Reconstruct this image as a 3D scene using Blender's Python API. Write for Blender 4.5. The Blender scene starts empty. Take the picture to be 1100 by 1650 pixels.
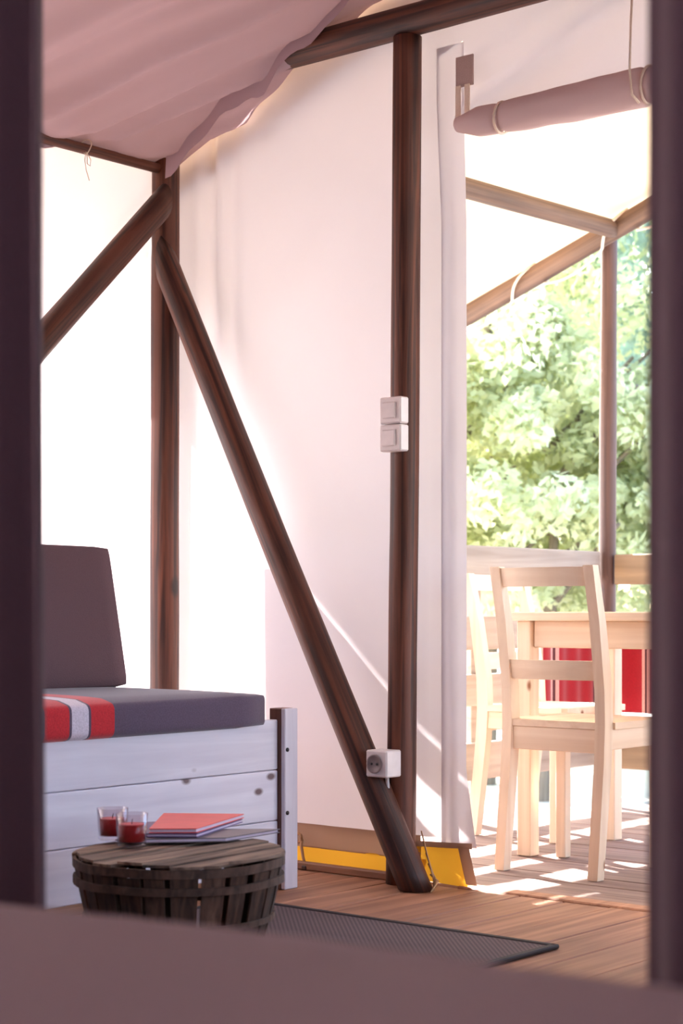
import bpy, bmesh, math, random
from mathutils import Vector, Matrix, Quaternion, noise
random.seed(7)
S = bpy.context.scene
COL = S.collection
PI = math.pi

# ---------------------------------------------------------------- camera
cam = bpy.data.cameras.new('camera')
camo = bpy.data.objects.new('camera', cam); COL.objects.link(camo)
camo.location = (0, 0, 0.78)
camo.rotation_euler = (PI/2, 0, math.radians(40.2))
cam.sensor_fit = 'VERTICAL'; cam.sensor_height = 36
cam.lens = 36*2800/1650
cam.shift_y = 160/1650
cam.clip_start = 0.02; cam.clip_end = 300
cam.dof.use_dof = True; cam.dof.focus_distance = 4.85; cam.dof.aperture_fstop = 4.6
S.camera = camo

# ---------------------------------------------------------------- light
SUN = Vector((-1.0, 0.42, 0.92)).normalized()
w = bpy.data.worlds.new('sky'); S.world = w; w.use_nodes = True
nt = w.node_tree; nt.nodes.clear()
sky = nt.nodes.new('ShaderNodeTexSky'); sky.sky_type = 'NISHITA'; sky.sun_disc = False
sky.sun_elevation = math.asin(SUN.z); sky.sun_rotation = math.atan2(SUN.x, SUN.y)
sky.dust_density = 2.5; sky.air_density = 1.0; sky.ozone_density = 1.0
bg = nt.nodes.new('ShaderNodeBackground'); bg.inputs[1].default_value = 0.23
wo = nt.nodes.new('ShaderNodeOutputWorld')
nt.links.new(sky.outputs[0], bg.inputs[0]); nt.links.new(bg.outputs[0], wo.inputs[0])
sl = bpy.data.lights.new('sun', 'SUN'); sl.energy = 7.0; sl.angle = math.radians(0.8); sl.color = (1.0, 0.95, 0.90)
so = bpy.data.objects.new('sun', sl); COL.objects.link(so)
so.location = SUN*20; so.rotation_euler = SUN.to_track_quat('Z', 'Y').to_euler()
vs = S.view_settings
vs.view_transform = 'Standard'; vs.look = 'None'; vs.gamma = 1; vs.exposure = 2.72; vs.use_curve_mapping = False
S.cycles.max_bounces = 12; S.cycles.diffuse_bounces = 6; S.cycles.transmission_bounces = 8; S.cycles.transparent_max_bounces = 16

# ---------------------------------------------------------------- materials
def srgb(r, g, b):
    f = lambda c: c/12.92 if c <= .04045 else ((c+.055)/1.055)**2.4
    return (f(r), f(g), f(b), 1)
def newmat(name):
    m = bpy.data.materials.new(name); m.use_nodes = True
    n = m.node_tree.nodes; l = m.node_tree.links
    return m, n, l, n['Principled BSDF'], n['Material Output']
def ramp(n, stops, interp='LINEAR'):
    r = n.new('ShaderNodeValToRGB'); r.color_ramp.interpolation = interp
    e = r.color_ramp.elements
    e[0].position, e[0].color = stops[0]
    e[1].position, e[1].color = stops[1]
    for p, c in stops[2:]:
        q = e.new(p); q.color = c
    return r
def coords(n, l, scale=(1,1,1), space='Object', rnd=False):
    tc = n.new('ShaderNodeTexCoord'); mp = n.new('ShaderNodeMapping'); mp.inputs['Scale'].default_value = scale
    src = tc.outputs[space]
    if rnd:
        oi = n.new('ShaderNodeObjectInfo'); mu = n.new('ShaderNodeMath'); mu.operation = 'MULTIPLY'; mu.inputs[1].default_value = 37.0
        l.new(oi.outputs['Random'], mu.inputs[0])
        va = n.new('ShaderNodeVectorMath'); va.operation = 'ADD'
        l.new(src, va.inputs[0]); l.new(mu.outputs[0], va.inputs[1]); src = va.outputs[0]
    l.new(src, mp.inputs['Vector'])
    return mp.outputs[0]
def bump(n, l, fac, bs, strength=.3, dist=.01):
    b = n.new('ShaderNodeBump'); b.inputs['Strength'].default_value = strength; b.inputs['Distance'].default_value = dist
    l.new(fac, b.inputs['Height']); l.new(b.outputs[0], bs.inputs['Normal'])
def mixc(n, l, fac, a, b, blend='MIX'):
    m = n.new('ShaderNodeMix'); m.data_type = 'RGBA'; m.blend_type = blend
    for i, v in ((0, fac), (6, a), (7, b)):
        if hasattr(v, 'is_output') or hasattr(v, 'links'): l.new(v, m.inputs[i])
        else: m.inputs[i].default_value = v
    return m.outputs[2]

def wood(name, dark, light, axis='Z', rough=.6, knots=0, knotcol=(.05,.025,.015,1), fine=30, along=1.2, bumpn=.25, var=.12, spread=.2):
    m, n, l, bs, o = newmat(name)
    sc = [fine]*3; sc['XYZ'.index(axis)] = along
    v = coords(n, l, tuple(sc), rnd=True)
    nz = n.new('ShaderNodeTexNoise'); nz.inputs['Scale'].default_value = 1; nz.inputs['Detail'].default_value = 6; nz.inputs['Distortion'].default_value = .8
    l.new(v, nz.inputs['Vector'])
    r = ramp(n, [(.5-spread, dark), (.5+spread, light)]); l.new(nz.outputs['Fac'], r.inputs[0])
    c = r.outputs[0]
    # large patches
    v2 = coords(n, l, (2.2,2.2,2.2), rnd=True)
    n2 = n.new('ShaderNodeTexNoise'); n2.inputs['Scale'].default_value = 1.5; n2.inputs['Detail'].default_value = 2; l.new(v2, n2.inputs['Vector'])
    r2 = ramp(n, [(.3, (1-var*2,)*3+(1,)), (.7, (1+var*.5,)*3+(1,))]); l.new(n2.outputs['Fac'], r2.inputs[0])
    c = mixc(n, l, 1.0, c, r2.outputs[0], 'MULTIPLY')
    if knots:
        sk = [knots*1.3]*3; sk['XYZ'.index(axis)] = knots*.75
        v3 = coords(n, l, tuple(sk), rnd=True)
        vo = n.new('ShaderNodeTexVoronoi'); vo.inputs['Scale'].default_value = 1; vo.inputs['Randomness'].default_value = 1; l.new(v3, vo.inputs['Vector'])
        r3 = ramp(n, [(.05, (1,1,1,1)), (.10, (0,0,0,1))]); l.new(vo.outputs['Distance'], r3.inputs[0])
        c = mixc(n, l, r3.outputs[0], c, knotcol)
    oi = n.new('ShaderNodeObjectInfo'); mr = n.new('ShaderNodeMapRange'); mr.inputs[3].default_value = 1-var; mr.inputs[4].default_value = 1+var*.6
    l.new(oi.outputs['Random'], mr.inputs[0])
    hs = n.new('ShaderNodeHueSaturation'); l.new(mr.outputs[0], hs.inputs['Value']); l.new(c, hs.inputs['Color'])
    l.new(hs.outputs[0], bs.inputs['Base Color'])
    bs.inputs['Roughness'].default_value = rough
    bump(n, l, nz.outputs['Fac'], bs, bumpn, .004)
    return m
def plain(name, col, rough=.6, metal=0, spec=None, bumpscale=None, var=.06):
    m, n, l, bs, o = newmat(name)
    v = coords(n, l, (1,1,1))
    nz = n.new('ShaderNodeTexNoise'); nz.inputs['Scale'].default_value = bumpscale or 25; nz.inputs['Detail'].default_value = 3; l.new(v, nz.inputs['Vector'])
    a = tuple(c*(1-var) for c in col[:3])+(1,); b = tuple(min(1, c*(1+var)) for c in col[:3])+(1,)
    r = ramp(n, [(.3, a), (.7, b)]); l.new(nz.outputs['Fac'], r.inputs[0]); l.new(r.outputs[0], bs.inputs['Base Color'])
    bs.inputs['Roughness'].default_value = rough; bs.inputs['Metallic'].default_value = metal
    if bumpscale: bump(n, l, nz.outputs['Fac'], bs, .4, .004)
    return m
def canvas(name, refl, trans, f=.5, weave=.15):
    m, n, l, bs, o = newmat(name); n.remove(bs)
    d = n.new('ShaderNodeBsdfDiffuse'); t = n.new('ShaderNodeBsdfTranslucent'); mx = n.new('ShaderNodeMixShader')
    v = coords(n, l, (1,1,1))
    nz = n.new('ShaderNodeTexNoise'); nz.inputs['Scale'].default_value = 1.3; nz.inputs['Detail'].default_value = 4; l.new(v, nz.inputs['Vector'])
    for sh, col in ((d, refl), (t, trans)):
        a = tuple(c*.93 for c in col[:3])+(1,)
        r = ramp(n, [(.35, a), (.65, col)]); l.new(nz.outputs['Fac'], r.inputs[0]); l.new(r.outputs[0], sh.inputs['Color'])
    mx.inputs[0].default_value = f
    l.new(d.outputs[0], mx.inputs[1]); l.new(t.outputs[0], mx.inputs[2]); l.new(mx.outputs[0], o.inputs[0])
    return m
def stripes(name, axis, stops, rough=.85, trans=0):
    """woven fabric, bands along one object axis; stops = [(metres, colour)...] constant"""
    m, n, l, bs, o = newmat(name)
    lo, hi = stops[0][0], stops[-1][0]
    tc = n.new('ShaderNodeTexCoord'); sp = n.new('ShaderNodeSeparateXYZ'); l.new(tc.outputs['Object'], sp.inputs[0])
    mr = n.new('ShaderNodeMapRange'); mr.inputs[1].default_value = lo; mr.inputs[2].default_value = hi
    l.new(sp.outputs['XYZ'.index(axis)], mr.inputs[0])
    r = ramp(n, [((p-lo)/(hi-lo), c) for p, c in stops], 'CONSTANT'); l.new(mr.outputs[0], r.inputs[0])
    nz = n.new('ShaderNodeTexNoise'); nz.inputs['Scale'].default_value = 260; nz.inputs['Detail'].default_value = 2; l.new(tc.outputs['Object'], nz.inputs['Vector'])
    r2 = ramp(n, [(.3, (.82,.82,.82,1)), (.7, (1.08,1.08,1.08,1))]); l.new(nz.outputs['Fac'], r2.inputs[0])
    c = mixc(n, l, 1.0, r.outputs[0], r2.outputs[0], 'MULTIPLY'); l.new(c, bs.inputs['Base Color'])
    bs.inputs['Roughness'].default_value = rough; bs.inputs['Specular IOR Level'].default_value = .2
    bs.inputs['Sheen Weight'].default_value = .25; bump(n, l, nz.outputs['Fac'], bs, .2, .002)
    return m

M = {}
M['pole'] = wood('stained_pole', srgb(.20,.09,.055), srgb(.43,.235,.155), 'Z', .55, knots=3.2, knotcol=srgb(.13,.06,.04), fine=45, along=1.4, var=.15, spread=.12, bumpn=.45)
M['pole_pale'] = wood('weathered_pole', srgb(.30,.21,.16), srgb(.47,.36,.29), 'Z', .65, knots=3.0, knotcol=srgb(.2,.11,.07), fine=40, along=1.2)
M['pole_mid'] = wood('brown_pole', srgb(.25,.16,.14), srgb(.40,.28,.24), 'Z', .6, knots=3.0, knotcol=srgb(.2,.11,.07), fine=40, along=1.2)
M['deck_in'] = wood('interior_boards', srgb(.54,.355,.255), srgb(.74,.535,.41), 'Y', .6, knots=1.6, knotcol=srgb(.3,.16,.1), fine=26, along=1.1, var=.10)
M['deck_inX'] = wood('interior_batten', srgb(.46,.30,.215), srgb(.66,.465,.35), 'X', .6, fine=26, along=1.1, var=.10)
M['deck_out'] = wood('veranda_boards', srgb(.46,.36,.33), srgb(.60,.50,.46), 'X', .75, knots=1.4, knotcol=srgb(.34,.22,.17), fine=30, along=1.1, var=.10)
for ax in 'XYZ':
    M['pine'+ax] = wood('pale_pine_'+ax.lower(), srgb(.88,.765,.65), srgb(.95,.86,.76), ax, .5, knots=5.5, knotcol=srgb(.55,.33,.18), fine=22, along=1.0, bumpn=.1, var=.04)
M['whitewash'] = wood('whitewashed_pine', srgb(.87,.845,.89), srgb(.94,.92,.955), 'Y', .6, knots=6.0, knotcol=srgb(.46,.37,.38), fine=26, along=1.3, bumpn=.15, var=.04)
M['whitewashZ'] = wood('whitewashed_post', srgb(.83,.80,.84), srgb(.90,.875,.91), 'Z', .6, fine=26, along=1.3, bumpn=.15, var=.03)
M['brownpost'] = wood('brown_post', srgb(.36,.22,.18), srgb(.50,.33,.27), 'Z', .6, fine=30, along=1.3, var=.05)  # darker brown for the daybed post core behind its pale facing
M['railY'] = wood('railing_board_y', srgb(.58,.52,.47), srgb(.70,.645,.59), 'Y', .65, knots=2.2, knotcol=srgb(.4,.25,.15), fine=24, along=1, var=.06)
M['railX'] = wood('railing_board_x_shaded', srgb(.46,.37,.27), srgb(.58,.48,.36), 'X', .65, knots=2.2, knotcol=srgb(.4,.25,.15), fine=24, along=1, var=.06)  # darker than the y boards: shade of the backlit front rail in the colour
M['wall'] = canvas('wall_canvas', srgb(.87,.855,.87), srgb(.85,.81,.825), .29)
M['ceil'] = canvas('ceiling_canvas', srgb(.75,.655,.68), srgb(.66,.55,.565), .2)
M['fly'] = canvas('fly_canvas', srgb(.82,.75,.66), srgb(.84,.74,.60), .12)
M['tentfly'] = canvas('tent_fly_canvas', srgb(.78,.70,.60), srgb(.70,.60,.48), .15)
M['roll'] = canvas('flap_canvas', srgb(.86,.77,.76), srgb(.80,.68,.66), .2)
M['hem'] = canvas('hem_canvas', srgb(.62,.52,.47), srgb(.60,.47,.38), .4)
M['yellow'] = canvas('yellow_groundsheet', srgb(.90,.70,.26), srgb(.88,.66,.20), .4)
M['partition'] = canvas('partition_canvas', srgb(.42,.32,.31), srgb(.3,.2,.2), .1)
M['curtain'] = plain('curtain_cloth', srgb(.29,.205,.235), .9, bumpscale=300)
M['blanket'] = plain('blanket_cloth', srgb(.55,.465,.475), .95, bumpscale=220)
M['slate'] = plain('slate_cloth', srgb(.36,.30,.36), .9, bumpscale=320)
M['backcush'] = plain('taupe_cloth', srgb(.40,.305,.335), .9, bumpscale=320)
M['switch'] = plain('white_plastic', srgb(.88,.84,.83), .35)
M['dark'] = plain('dark_plastic', srgb(.16,.14,.14), .4)
M['sockgrey'] = plain('grey_plastic', srgb(.55,.48,.47), .4)
M['rope'] = plain('pale_rope', srgb(.88,.80,.72), .8, bumpscale=400)
M['ropedark'] = plain('jute_rope', srgb(.70,.55,.40), .85, bumpscale=400)
M['tab'] = plain('webbing_tab', srgb(.70,.60,.57), .8, bumpscale=300)
M['steel'] = plain('dull_steel', srgb(.25,.23,.24), .4, metal=.8)
M['basket'] = wood('basket_slat', srgb(.22,.14,.10), srgb(.44,.32,.25), 'Z', .8, fine=60, along=5, var=.28)
M['hoop'] = wood('basket_hoop', srgb(.24,.17,.13), srgb(.42,.32,.26), 'Z', .8, fine=40, along=20, var=.1)
M['lid'] = wood('basket_lid_slat', srgb(.40,.30,.24), srgb(.70,.60,.51), 'Y', .8, fine=50, along=5, var=.3)
M['wax'] = plain('red_wax', srgb(.70,.05,.09), .35)
M['waxtop'] = plain('pink_wax', srgb(.92,.45,.48), .5)
M['red'] = plain('red_cover', srgb(.90,.30,.27), .4)
M['violet'] = plain('violet_cover', srgb(.42,.33,.52), .4)
M['greycover'] = plain('grey_cover', srgb(.45,.41,.43), .45)
M['paper'] = plain('paper_edge', srgb(.86,.80,.86), .7)
M['rug'] = None
m, n, l, bs, o = newmat('woven_rug')
v = coords(n, l, (1,1,1)); ch = n.new('ShaderNodeTexChecker'); ch.inputs['Scale'].default_value = 140
ch.inputs[1].default_value = srgb(.42,.35,.35); ch.inputs[2].default_value = srgb(.28,.22,.23)
l.new(v, ch.inputs[0]); l.new(ch.outputs[0], bs.inputs['Base Color']); bs.inputs['Roughness'].default_value = .85
bump(n, l, ch.outputs[1], bs, .6, .003); M['rug'] = m
M['rugedge'] = plain('rug_binding', srgb(.15,.12,.13), .7)
m, n, l, bs, o = newmat('clear_glass'); n.remove(bs)
tp = n.new('ShaderNodeBsdfTransparent'); tp.inputs[0].default_value = (.95,.92,.94,1)
gl = n.new('ShaderNodeBsdfGlossy'); gl.inputs['Roughness'].default_value = .05
lw = n.new('ShaderNodeLayerWeight'); lw.inputs[0].default_value = .3; mx = n.new('ShaderNodeMixShader')
mq = n.new('ShaderNodeMath'); mq.operation = 'MULTIPLY'; mq.inputs[1].default_value = .45; l.new(lw.outputs['Facing'], mq.inputs[0]); l.new(mq.outputs[0], mx.inputs[0]); l.new(tp.outputs[0], mx.inputs[1]); l.new(gl.outputs[0], mx.inputs[2]); l.new(mx.outputs[0], o.inputs[0]); M['glass'] = m
def leafmat(name, a, b, t):
    m, n, l, bs, o = newmat(name); n.remove(bs)
    d = n.new('ShaderNodeBsdfDiffuse'); tr = n.new('ShaderNodeBsdfTranslucent'); mx = n.new('ShaderNodeMixShader'); mx.inputs[0].default_value = .62
    v = coords(n, l, (1,1,1)); nz = n.new('ShaderNodeTexNoise'); nz.inputs['Scale'].default_value = 1.6; nz.inputs['Detail'].default_value = 5; l.new(v, nz.inputs['Vector'])
    r = ramp(n, [(.3, a), (.7, b)]); l.new(nz.outputs['Fac'], r.inputs[0]); l.new(r.outputs[0], d.inputs[0])
    r2 = ramp(n, [(.3, b), (.7, t)]); l.new(nz.outputs['Fac'], r2.inputs[0]); l.new(r2.outputs[0], tr.inputs[0])
    l.new(d.outputs[0], mx.inputs[1]); l.new(tr.outputs[0], mx.inputs[2]); l.new(mx.outputs[0], o.inputs[0])
    return m
M['leafA'] = leafmat('leaf_light', srgb(.66,.71,.58), srgb(.86,.875,.74), srgb(.96,.96,.83))  # all leaf colours are paled to carry the hazy glare
M['leafB'] = leafmat('leaf_blue', srgb(.47,.57,.57), srgb(.67,.76,.74), srgb(.84,.90,.85))
M['leafC'] = leafmat('leaf_yellow', srgb(.78,.79,.62), srgb(.92,.92,.78), srgb(.98,.97,.85))
M['bark'] = wood('tree_bark', srgb(.40,.35,.30), srgb(.58,.52,.45), 'Z', .9)
M['ground'] = plain('pale_gravel', srgb(.74,.73,.71), .9, bumpscale=14, var=.12)

# ---------------------------------------------------------------- helpers
def link(name, me, mat=None, parent=None, smooth=False):
    o = bpy.data.objects.new(name, me); COL.objects.link(o)
    if mat is not None: me.materials.append(M[mat] if isinstance(mat, str) else mat)
    if smooth:
        for p in me.polygons: p.use_smooth = True
    if parent is not None: adopt(o, parent)
    return o
def adopt(o, root):
    o.parent = root
    # translation-only hierarchy: world position of the parent
    o.matrix_parent_inverse = Matrix.Translation(-wpos(root))
def wpos(o):
    if o.parent is None: return o.location.copy()
    return wpos(o.parent) + o.matrix_parent_inverse.to_translation() + o.location if not o.get('rot') else o.location.copy()
def tag(o, label, cat, group=None, kind=None):
    o['label'] = label
    if cat: o['category'] = cat
    if group: o['group'] = group
    if kind: o['kind'] = kind
    return o
def struct(o, label=None):
    o['kind'] = 'structure'
    if label: o['label'] = label
    return o
def thing(name, label, cat, loc=(0,0,0), group=None):
    o = bpy.data.objects.new(name, None); COL.objects.link(o); o.location = loc; o.empty_display_size = .1
    return tag(o, label, cat, group)
def boxmesh(sx, sy, sz, bev=.003):
    bm = bmesh.new(); bmesh.ops.create_cube(bm, size=1)
    bmesh.ops.scale(bm, vec=(sx,sy,sz), verts=bm.verts)
    if bev: bmesh.ops.bevel(bm, geom=list(bm.edges), offset=min(bev, min(sx,sy,sz)*.3), segments=1, affect='EDGES')
    me = bpy.data.meshes.new('box'); bm.to_mesh(me); bm.free(); return me
def box(name, lo, hi, mat, parent=None, bev=.003, rot=None):
    """axis-aligned box between two world corners (origin at its centre)"""
    lo, hi = Vector(lo), Vector(hi); s = hi-lo
    o = link(name, boxmesh(abs(s.x), abs(s.y), abs(s.z), bev), mat)
    o.location = (lo+hi)/2
    if rot: o.rotation_euler = rot
    if parent is not None: adopt(o, parent)
    return o
def logmesh(L, r0, r1, seed=0, n=18, wob=.05, bend=0, c0=None, c1=None):
    rings = max(6, int(L/.06)); vs, fs = [], []
    for i in range(rings+1):
        t = i/rings; z = t*L; r = r0+(r1-r0)*t
        ox = bend*math.sin(t*PI) + .25*wob*r0*noise.noise(Vector((z*1.5, seed*3.1, 0)))
        for k in range(n):
            a = 2*PI*k/n
            rr = r*(1+wob*noise.noise(Vector((math.cos(a)*1.2, math.sin(a)*1.2+seed*5, z*2.2+seed)))*1.2)
            px_, py_, dz = ox+rr*math.cos(a), rr*math.sin(a), 0
            if c0 and i < 5: dz -= (px_*c0.x+py_*c0.y)/c0.z*(1-i/5)
            if c1 and rings-i < 5: dz -= (px_*c1.x+py_*c1.y)/c1.z*(1-(rings-i)/5)
            vs.append((px_, py_, z+dz))
    for i in range(rings):
        for k in range(n):
            a, b = i*n+k, i*n+(k+1)%n
            fs.append((a, b, b+n, a+n))
    fs.append(tuple(range(n-1, -1, -1))); fs.append(tuple(range(rings*n, rings*n+n)))
    me = bpy.data.meshes.new('log'); me.from_pydata(vs, [], fs); me.update()
    for p in me.polygons: p.use_smooth = len(p.vertices) == 4
    return me
def log(name, p0, p1, r0, r1, mat, seed=0, parent=None, bend=0, n=18, wob=.05, cut0=None, cut1=None):
    p0, p1 = Vector(p0), Vector(p1); d = p1-p0
    q = d.to_track_quat('Z', 'Y'); iv = q.inverted()   # cut0/cut1: world normals of sawn ends
    o = link(name, logmesh(d.length, r0, r1, seed, n, wob, bend, iv @ Vector(cut0) if cut0 else None, iv @ Vector(cut1) if cut1 else None), mat)
    o.location = p0; o.rotation_mode = 'QUATERNION'; o.rotation_quaternion = q
    if parent is not None: adopt(o, parent)
    return o
def sheet(name, P, nu, nv, mat, parent=None, origin=(0,0,0), skip=None, thick=0):
    org = Vector(origin); vs, fs = [], []
    for j in range(nv+1):
        for i in range(nu+1):
            vs.append(tuple(Vector(P(i/nu, j/nv))-org))
    for j in range(nv):
        for i in range(nu):
            if skip and skip((i+.5)/nu, (j+.5)/nv): continue
            a = j*(nu+1)+i; fs.append((a, a+1, a+nu+2, a+nu+1))
    me = bpy.data.meshes.new('sheet'); me.from_pydata(vs, [], fs); me.update()
    o = link(name, me, mat, smooth=True); o.location = org
    if thick:
        md = o.modifiers.new('thickness', 'SOLIDIFY'); md.thickness = thick; md.offset = 0
    if parent is not None: adopt(o, parent)
    return o
def tube(name, pts, r, mat, parent=None, n=6, origin=None):
    pts = [Vector(p) for p in pts]; org = Vector(origin) if origin else pts[0].copy()
    vs, fs = [], []
    for i, p in enumerate(pts):
        d = (pts[min(i+1, len(pts)-1)]-pts[max(i-1, 0)]).normalized()
        q = d.to_track_quat('Z', 'Y')
        for k in range(n):
            a = 2*PI*k/n; vs.append(tuple(p-org+q @ Vector((r*math.cos(a), r*math.sin(a), 0))))
    for i in range(len(pts)-1):
        for k in range(n):
            a, b = i*n+k, i*n+(k+1)%n; fs.append((a, b, b+n, a+n))
    fs.append(tuple(range(n-1, -1, -1))); e = (len(pts)-1)*n; fs.append(tuple(range(e, e+n)))
    me = bpy.data.meshes.new('tube'); me.from_pydata(vs, [], fs); me.update()
    o = link(name, me, mat, smooth=True); o.location = org
    if parent is not None: adopt(o, parent)
    return o
def lathe(name, prof, mat, loc, parent=None, n=32):
    vs, fs = [], []
    for r, z in prof:
        for k in range(n):
            a = 2*PI*k/n; vs.append((r*math.cos(a), r*math.sin(a), z))
    for i in range(len(prof)-1):
        for k in range(n):
            a, b = i*n+k, i*n+(k+1)%n; fs.append((a, b, b+n, a+n))
    fs.append(tuple(range(n-1, -1, -1))); e = (len(prof)-1)*n; fs.append(tuple(range(e, e+n)))
    me = bpy.data.meshes.new('lathe'); me.from_pydata(vs, [], fs); me.update()
    bm = bmesh.new(); bm.from_mesh(me); bmesh.ops.remove_doubles(bm, verts=bm.verts, dist=1e-5); bmesh.ops.recalc_face_normals(bm, faces=bm.faces); bm.to_mesh(me); bm.free()
    o = link(name, me, mat, smooth=True); o.location = loc
    if parent is not None: adopt(o, parent)
    return o
def cushion(name, lo, hi, mat, parent=None, r=.03, puff=.012, nx=14, ny=24, nz=8, rot=None, pivot=None):
    """rounded, slightly puffed upholstered block"""
    lo, hi = Vector(lo), Vector(hi); s = (hi-lo)/2; c = (hi+lo)/2
    bm = bmesh.new(); bmesh.ops.create_cube(bm, size=2)
    bmesh.ops.subdivide_edges(bm, edges=list(bm.edges), cuts=15, use_grid_fill=True)
    for v in bm.verts:
        p = v.co.copy()
        q = Vector((p.x*s.x, p.y*s.y, p.z*s.z))
        inner = Vector((max(-s.x+r, min(s.x-r, q.x)), max(-s.y+r, min(s.y-r, q.y)), max(-s.z+r, min(s.z-r, q.z))))
        d = q-inner
        if d.length > 1e-9: q = inner + d.normalized()*r
        ax = max(range(3), key=lambda i: abs(p[i]))
        k = 1.0
        for i in range(3):
            if i != ax: k *= (1-p[i]**4)
        q[ax] += math.copysign(puff*k, p[ax])
        v.co = q
    me = bpy.data.meshes.new('cushion'); bm.to_mesh(me); bm.free()
    o = link(name, me, mat, smooth=True); o.location = c
    if rot: o.rotation_euler = rot
    if parent is not None: adopt(o, parent)
    return o
nz3 = lambda x, y, z=0: noise.noise(Vector((x, y, z)))

# ================================================================ SETTING
XL, YF = -4.10, 3.98          # canvas planes of the left wall and the gable wall
XR, YB, XRIDGE = 0.95, -1.6, -1.58
CS = 0.44                     # ceiling slope
def zceil(x):
    z = 2.20+CS*(x-XL) if x < XRIDGE else 2.20+CS*(XRIDGE-XL)-CS*(x-XRIDGE)
    return z

# --- floors
fl = struct(box('floor', (XL-.05, YB-.05, -.09), (XR+.05, 3.955, -.03), 'deck_in', bev=0))
px = XL-.02; k = 0
plank_me = {}
while px < XR:
    wd = .142
    key = 'p'
    if key not in plank_me: plank_me[key] = boxmesh(wd-.004, 3.955-YB, .03, .0025)
    o = link('plank', plank_me[key]) if k else link('plank', plank_me[key], 'deck_in')
    o.location = (px+wd/2, (3.955+YB)/2, -.015-.0008*(k*7 % 3)); adopt(o, fl)
    px += wd; k += 1
tr = struct(box('trim_1', (-2.92, 3.958, -.03), (-1.9, 4.02, .004), 'deck_in', bev=.004), 'board threshold under the tent doorway')
vf = struct(box('veranda_floor', (-3.82, 4.025, -.10), (1.0, 6.16, -.035), 'deck_out', bev=0), 'plank deck of the veranda outside the tent')
py = 4.03; k = 0; me = boxmesh(4.8, .116, .03, .003)
while py < 6.12:
    o = link('plank', me) if k else link('plank', me, 'deck_out')
    o.location = (-1.41, py+.058, -.020-.0008*(k*5 % 3)); adopt(o, vf); py += .121; k += 1

struct(box('trim_2', (XL+.03,3.925,.0), (-3.03,3.952,.024), 'deck_inX', bev=.004), 'low batten along the foot of the gable wall')

# --- outside ground
def gp(u, v):
    x, y = -45+u*70, -20+v*75
    return (x, y, -.42+.10*nz3(x*.12, y*.12))
gr = struct(sheet('ground', gp, 40, 40, 'ground'), 'pale gravel ground around the tent')

# --- canvas walls
def wl(u, v):
    y = YB+u*(YF+.055-YB); z = .035+v*(2.30-.035)
    d = .010*nz3(y*2.1, z*.7, 4)+.006*nz3(y*6, z*.8, 9)
    return (XL+d, y, z)
wallL = struct(sheet('wall_left', wl, 110, 40, 'wall'), 'cream canvas side wall of the tent')
sheet('groundsheet_edge', lambda u, v: (XL+.012+.004*nz3(u*30, 3), YB+u*(YF-YB), .0+v*.045), 90, 2, 'yellow', wallL)

ZB = .128
def gable(u, v):
    x = XL+u*(XR-XL)
    zt = zceil(x)+.06
    # rows concentrated: keep absolute z rows up to the eave then stretch to the roof
    z = ZB+v*(zt-ZB)
    near = math.exp(-((x+3.92)/.10)**2)
    d = .012+.012*nz3(x*2.0, z*.5, 1)+.016*near*(1+math.sin((x+4.05)*55+z*.8))+.004*nz3(x*8, z*.9, 2)
    # folds near the doorway edge
    e = max(0, 1-abs(x+2.97)/.13)
    d += .018*e*min(1, max(.05, (2.25-z)/.35))*(1+math.sin((x+2.915)*48+.4*math.sin(z*1.3)))
    # fold of the gathered flap above the roll
    if x > -2.93 and z > 2.1:
        t = (z-2.17)-(x+2.9)*.42
        d -= .05*math.exp(-(t/.035)**2)+.03*math.exp(-((t-.13)/.03)**2)
    xx = x
    return (xx, YF+d, z)
DX0, DX1 = -2.915, -1.93
def gskip(u, v):
    x = XL+u*(XR-XL); z = ZB+v*(zceil(x)+.06-ZB)
    return -3.0 < x < DX1 and z < 2.16 or -3.0 < x < DX0 and z < 2.38
NU = 240
wallF = struct(sheet('wall_front', gable, NU, 70, 'wall', skip=gskip), 'cream canvas gable wall with the doorway')
# clean doorway edge: hanging edge strip of the wall that flares out at the foot
def dedge(u, v):
    z = .02+v*2.375
    fl_ = max(0, (.34-z)/.32); xe = DX0+.068*fl_**1.3
    x = -3.012+u*(xe+3.012)
    d = .018*(1+math.sin((x+2.915)*48+.4*math.sin(z*1.3)))*max(0, 1-abs(x+2.97)/.13)*min(1, max(.05, (2.25-z)/.35))+.006
    return (x, YF+d-.012*u*fl_, max(z, .112))
sheet('door_edge_strip', dedge, 14, 60, 'wall', wallF)
# hem and groundsheet
sheet('hem', lambda u, v: (XL+.03+u*(-3.06-XL-.03), YF-.006+.006*nz3(u*14, v), .062+v*.072), 50, 3, 'hem', wallF)
def xedge(z): return DX0+.068*max(0, (.34-z)/.32)**1.3
sheet('hem', lambda u, v: (-3.07+u*(xedge(.11)+3.07), YF-.016+.005*nz3(u*6, v, 5), .103+.008*u+v*.016), 12, 2, 'hem', wallF)
sheet('hem', lambda u, v: (xedge(.012+v*.11)-.042*(1-u), YF-.022-.004*u, .012+v*.105), 4, 8, 'hem', wallF)
sheet('groundsheet_edge', lambda u, v: (XL+.02+u*(-3.04-XL-.02), YF-.004-.02*(1-v), .004+v*.062), 60, 3, 'yellow', wallF)
sheet('groundsheet_edge', lambda u, v: (-3.075+u*(xedge(.06)-.03+3.075), YF-.004-.010*(1-v)*u, (.006-.004*u)+v*(.101+.014*u)), 12, 4, 'yellow', wallF)
sheet('hem', lambda u, v: (DX1+u*(XR-DX1), YF-.006, .03+v*.104), 30, 3, 'hem', wallF)

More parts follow.
